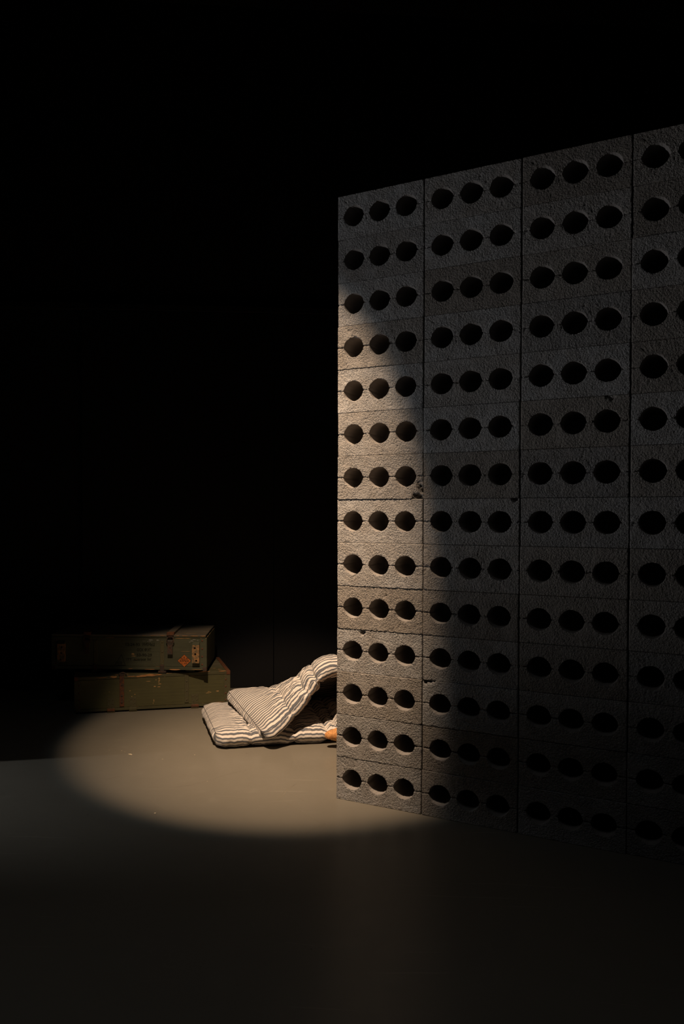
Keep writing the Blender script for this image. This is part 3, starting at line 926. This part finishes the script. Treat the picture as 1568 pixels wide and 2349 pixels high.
def mattress():
    root = thing('mattress', 'folded thin mattress in cream and blue-grey striped ticking lying on the floor', 'mattress', (0, 0, 0))
    NS, NW, NH = 500, 140, 8
    # arc length along the middle
    S = [0.0]
    mid = [(spline(NEAR, i / 600) + spline(FAR, i / 600)) / 2 for i in range(601)]
    for i in range(600):
        S.append(S[-1] + (mid[i + 1] - mid[i]).length)
    L = S[-1]

    def t_of(s):
        lo, hi = 0, 600
        while hi - lo > 1:
            m = (lo + hi) // 2
            if S[m] <= s:
                lo = m
            else:
                hi = m
        return (lo + (s - S[lo]) / max(S[hi] - S[lo], 1e-9)) / 600
    Wd = 0.69
    nodes, arch = [], []
    for i in range(NS + 1):
        s = L * i / NS
        t = t_of(s)
        arch.append(spline(ARCH, t).z)
        a, b = spline(NEAR, t), spline(FAR, t)
        e = 0.004
        ta = (spline(NEAR, min(t + e, 1)) - spline(NEAR, max(t - e, 0)))
        tb = (spline(FAR, min(t + e, 1)) - spline(FAR, max(t - e, 0)))
        nodes.append((s, a, b, ta, tb))
    rows = [0.21, 0.46, 0.645, 0.725, 0.86, L - 0.62, L - 0.445, L - 0.36, L - 0.215]
    NOTCH = L - 0.445
    tw = [0.185, 0.345, 0.505]
    ED = 0.085

    def surf(i, w, h):
        s, a, b, ta, tb = nodes[i]
        f = w / Wd
        rc = 0.060
        e0 = min(s, L - s)
        ins = rc - math.sqrt(max(rc * rc - (rc - e0) ** 2, 0)) if e0 < rc else 0.0
        fe = (ins + w * (Wd - 2 * ins) / Wd) / Wd
        p = a.lerp(b, fe)
        p.z += arch[i] * 4 * fe * (1 - fe)
        wd = (b - a).normalized()
        tg = ta.lerp(tb, f).normalized()
        wd = (wd + Vector((0, 0, arch[i] * 4 * (1 - 2 * f) / Wd))).normalized()
        n = tg.cross(wd).normalized()
        # d: distance to nearest edge
        d = min(w, Wd - w)
        ds = min(s, L - s)
        q = min(d / ED, 1.0)
        qs = min(ds / 0.075, 1.0)
        hw = 0.025 + (0.006 if s < 0.6 else 0.006 * max(0.0, 1 - (s - 0.6) / 0.1)) + 0.025 * (1 - (1 - q) ** 2.2) * (1 - (1 - qs) ** 2.2)
        dim = 0.0
        pk = 0.0
        for r in rows:
            dr = s - r - 0.014 * noise.noise(Vector((w * 5, r * 9, 0))) - 0.006 * noise.noise(Vector((w * 24, r * 9, 3)))
            dim += (0.011 * math.exp(-(dr / 0.026) ** 2) + 0.008 * math.exp(-(dr / 0.007) ** 2)) * min(1, 0.50 + q) * (0.7 if r > L - 0.5 else 1.0)
            if r == NOTCH:
                dim += 0.020 * math.exp(-(dr / 0.012) ** 2 - (w / 0.16) ** 2)
            near_row = math.exp(-(dr / 0.075) ** 2)
            pk += near_row
            for tq in tw:
                g = (dr * dr + (w - tq) ** 2)
                dim += 0.014 * math.exp(-g / 0.028 ** 2)
        sgn = 1 if h >= 0 else -1
        v3 = Vector((s, w, 3.0 * sgn))
        wr = 0.0030 * noise.noise(Vector((s * 22, w * 7, 2 * sgn))) + 0.0085 * min(pk, 1.2) * noise.noise(Vector((s * 13, w * 42, 5 * sgn))) + 0.0030 * min(pk, 1.2) * noise.noise(Vector((s * 26, w * 95, 8 * sgn))) + 0.0035 * noise.noise(v3 * 6)
        cr = 1 - abs(noise.noise(Vector((s * 15 + 3 * noise.noise(Vector((w * 6, s * 4, 1))), w * 17, 11 * sgn))))
        cr2 = 1 - abs(noise.noise(Vector((s * 30, w * 8, 17 * sgn))))
        wr -= 0.0028 * (0.15 + min(pk, 1.0)) * cr ** 12 + 0.0022 * (0.3 + min(pk, 1.0)) * cr2 ** 14
        hw += 0.007 * math.exp(-((s - L + 0.54) / 0.07) ** 2)
        wr += 0.0042 * (1 - q) * noise.noise(Vector((s * 42, 4 * sgn, 0 if w < Wd / 2 else 9)))
        wr += 0.0034 * (1 - qs) * noise.noise(Vector((w * 46, 6 * sgn, 0 if s < L / 2 else 7)))
        hh = max(hw - dim + wr, 0.010)
        out = Vector((0, 0, 0))
        return p + n * (h * hh), n, wd, tg, hh, wr

    verts, uvs, faces = [], [], []

    def V(co, uv):
        verts.append(co)
        uvs.append(uv)
        return len(verts) - 1
    top = [[None] * (NW + 1) for _ in range(NS + 1)]
    bot = [[None] * (NW + 1) for _ in range(NS + 1)]
    ws = [Wd * (0.5 - 0.5 * math.cos(math.pi * (0.12 + 0.76 * j / NW)) - (0.5 - 0.5 * math.cos(math.pi * 0.12))) / (math.cos(math.pi * 0.12)) for j in range(NW + 1)]
    pip = {k: [] for k in ('tn', 'bn', 'tf', 'bf', 'ts', 'bs', 'te', 'be')}
    tufts = []
    for i in range(NS + 1):
        for j, w in enumerate(ws):
            s = nodes[i][0]
            P, n, wd, tg, hh, wr = surf(i, w, 1)
            sw = 0.004 * noise.noise(Vector((s * 12, w * 12, 1)))
            top[i][j] = V(P, (s, w + sw))
            Q = surf(i, w, -1)[0]
            bot[i][j] = V(Q, (s, w + sw))
            if j == 0:
                pip['tn'].append(P)
                pip['bn'].append(Q)
            if j == NW:
                pip['tf'].append(P)
                pip['bf'].append(Q)
            if i == 0:
                pip['ts'].append(P)
                pip['bs'].append(Q)
            if i == NS:
                pip['te'].append(P)
                pip['be'].append(Q)
    for i in range(NS):
        for j in range(NW):
            faces.append((top[i][j], top[i + 1][j], top[i + 1][j + 1], top[i][j + 1]))
            faces.append((bot[i][j + 1], bot[i + 1][j + 1], bot[i + 1][j], bot[i][j]))
    # side bands
    for j, sg in ((0, -1), (NW, 1)):
        prevrow = [top[i][j] for i in range(NS + 1)]
        for k in range(1, NH + 1):
            g = k / NH
            row = []
            for i in range(NS + 1):
                if k == NH:
                    row.append(bot[i][j])
                    continue
                a, b = verts[top[i][j]], verts[bot[i][j]]
                s, na, nb, ta, tb = nodes[i]
                wd = (nb - na).normalized()
                bulge = 0.016 * math.sin(math.pi * g ** 0.8) + 0.0035 * math.sin(math.pi * g) * noise.noise(Vector((s * 30, g * 3, j)))
                co = a.lerp(b, g) + wd * (sg * bulge)
                row.append(V(co, (s, ws[j] + sg * g * (a - b).length * 1.15)))
            for i in range(NS):
                f = (prevrow[i], row[i], row[i + 1], prevrow[i + 1])
                faces.append(f if sg < 0 else f[::-1])
            prevrow = row
    for i, sg in ((0, -1), (NS, 1)):
        prevrow = [top[i][j] for j in range(NW + 1)]
        for k in range(1, NH + 1):
            g = k / NH
            row = []
            for j in range(NW + 1):
                if k == NH:
                    row.append(bot[i][j])
                    continue
                a, b = verts[top[i][j]], verts[bot[i][j]]
                s, na, nb, ta, tb = nodes[i]
                tg = ta.lerp(tb, ws[j] / Wd).normalized()
                ef = min(1.0, min(ws[j], Wd - ws[j]) / 0.02)
                bulge = (0.016 * math.sin(math.pi * g ** 0.8) + 0.005 * math.sin(math.pi * g) * noise.noise(Vector((ws[j] * 30, g * 3, i)))) * ef
                co = a.lerp(b, g) + tg * (sg * bulge)
                row.append(V(co, (s + sg * g * 0.05, ws[j])))
            for j in range(NW):
                f = (prevrow[j], prevrow[j + 1], row[j + 1], row[j])
                faces.append(f if sg < 0 else f[::-1])
            prevrow = row
    zmin = min(v.z for v in verts)
    me = bpy.data.meshes.new('cover')
    me.from_pydata([tuple(v) for v in verts], [], faces)
    uvl = me.uv_layers.new(name='cloth')
    for lp in me.loops:
        uvl.data[lp.index].uv = uvs[lp.vertex_index]
    for p in me.polygons:
        p.use_smooth = True
    me.materials.append(TICKING)
    cover = link('cover', me, None, root)
    for k, pts in pip.items():
        m = tube_mesh(pts, 0.0017, 'seam', 6)
        m.materials.append(THREAD)
        link('seam', m, None, root)
    bmt = bmesh.new()
    bmesh.ops.create_icosphere(bmt, subdivisions=2, radius=0.008)
    for v in bmt.verts:
        v.co *= 1 + 0.5 * noise.noise(v.co * 300)
        v.co.z *= 0.6
    tm = mesh_of(bmt, 'tuft', True)
    tm.materials.append(THREAD)
    for r in rows:
        i = int(round(r / L * NS))
        for tq in tw:
            P, n, *_ = surf(i, tq, 1)
            o = link('tuft', tm, None, root)
            o.location = P + n * 0.001
            o.rotation_mode = 'QUATERNION'
            o.rotation_quaternion = n.to_track_quat('Z', 'Y')
    return zmin


mattress()

# ------------------------------------------------------------------ plush toy beside the mattress, mostly behind the block wall
toy = thing('plush_toy', 'orange-brown furry plush toy peeping out between the mattress and the block wall', 'toy', (0.50, 4.075, 0.0))


def blob(parts):
    bm = bmesh.new()
    for a, b, ra, rb in parts:
        a, b = Vector(a), Vector(b)
        n = max(2, int((b - a).length / 0.012) + 1)
        for i in range(n):
            f = i / (n - 1)
            c = a.lerp(b, f)
            r = ra + (rb - ra) * f
            bmesh.ops.create_icosphere(bm, subdivisions=2, radius=r, matrix=Matrix.Translation(c))
    me = bpy.data.meshes.new('body')
    bm.to_mesh(me)
    bm.free()
    tmp = bpy.data.objects.new('body', me)
    COL.objects.link(tmp)
    md = tmp.modifiers.new('r', 'REMESH')
    md.mode = 'VOXEL'
    md.voxel_size = 0.0055
    sm = tmp.modifiers.new('s', 'SMOOTH')
    sm.iterations = 4
    dg = bpy.context.evaluated_depsgraph_get()
    out = bpy.data.meshes.new_from_object(tmp.evaluated_get(dg))
    bpy.data.objects.remove(tmp)
    for p in out.polygons:
        p.use_smooth = True
    return out


body = blob([((0.0, 0, 0.075), (0.09, -0.01, 0.075), 0.072, 0.074),
             ((0.21, -0.01, 0.085), (0.22, -0.01, 0.085), 0.062, 0.062),
             ((0.235, 0.045, 0.125), (0.24, 0.05, 0.13), 0.022, 0.022),
             ((0.235, -0.06, 0.125), (0.24, -0.065, 0.13), 0.022, 0.022),
             ((0.0, 0.035, 0.105), (-0.165, 0.062, 0.078), 0.064, 0.024),
             ((-0.165, 0.062, 0.078), (-0.180, 0.060, 0.075), 0.025, 0.022),
             ((-0.02, -0.045, 0.06), (-0.09, -0.085, 0.045), 0.042, 0.034),
             ((-0.09, -0.085, 0.045), (-0.11, -0.09, 0.060), 0.034, 0.032),
             ((0.11, 0.05, 0.09), (0.06, 0.105, 0.045), 0.032, 0.026),
             ((0.11, -0.06, 0.09), (0.05, -0.12, 0.05), 0.032, 0.028)])
bo = link('body', body, PLUSH, toy)
paw = blob([((-0.120, 0.050, 0.058), (-0.165, 0.055, 0.058), 0.018, 0.011)])
link('paw_pad', paw, PLUSH_L, toy)
mz = blob([((0.262, -0.012, 0.075), (0.282, -0.012, 0.072), 0.032, 0.026)])
link('muzzle', mz, PLUSH_L, toy)
for nm, c, r in (('eye', (0.262, 0.022, 0.105), 0.0065), ('eye', (0.262, -0.046, 0.105), 0.0065), ('nose', (0.307, -0.012, 0.080), 0.009)):
    bm = bmesh.new()
    bmesh.ops.create_icosphere(bm, subdivisions=2, radius=r, matrix=Matrix.Translation(c))
    link(nm, mesh_of(bm, nm, True), EYE, toy)
# short pile
bmf = bmesh.new()
rf = random.Random(3)
vs = [v for v in body.vertices]
for _ in range(42000):
    v = rf.choice(vs)
    nrm = v.normal
    if v.co.z < 0.012:
        continue
    j = Vector((rf.uniform(-1, 1), rf.uniform(-1, 1), rf.uniform(-1, 1)))
    d = (nrm + j * 0.9).normalized()
    s = d.orthogonal().normalized() * 0.0006
    j2 = Vector((rf.uniform(-1, 1), rf.uniform(-1, 1), rf.uniform(-1, 1)))
    base = v.co + (j2 - nrm * j2.dot(nrm)) * 0.0035 - nrm * 0.0006
    ln = rf.uniform(0.0025, 0.0055)
    bmf.faces.new([bmf.verts.new(base - s), bmf.verts.new(base + s), bmf.verts.new(base + d * ln)])
me = bpy.data.meshes.new('fur')
bmf.to_mesh(me)
bmf.free()
fur = link('fur', me, PLUSH, toy)
fur['kind'] = 'stuff'
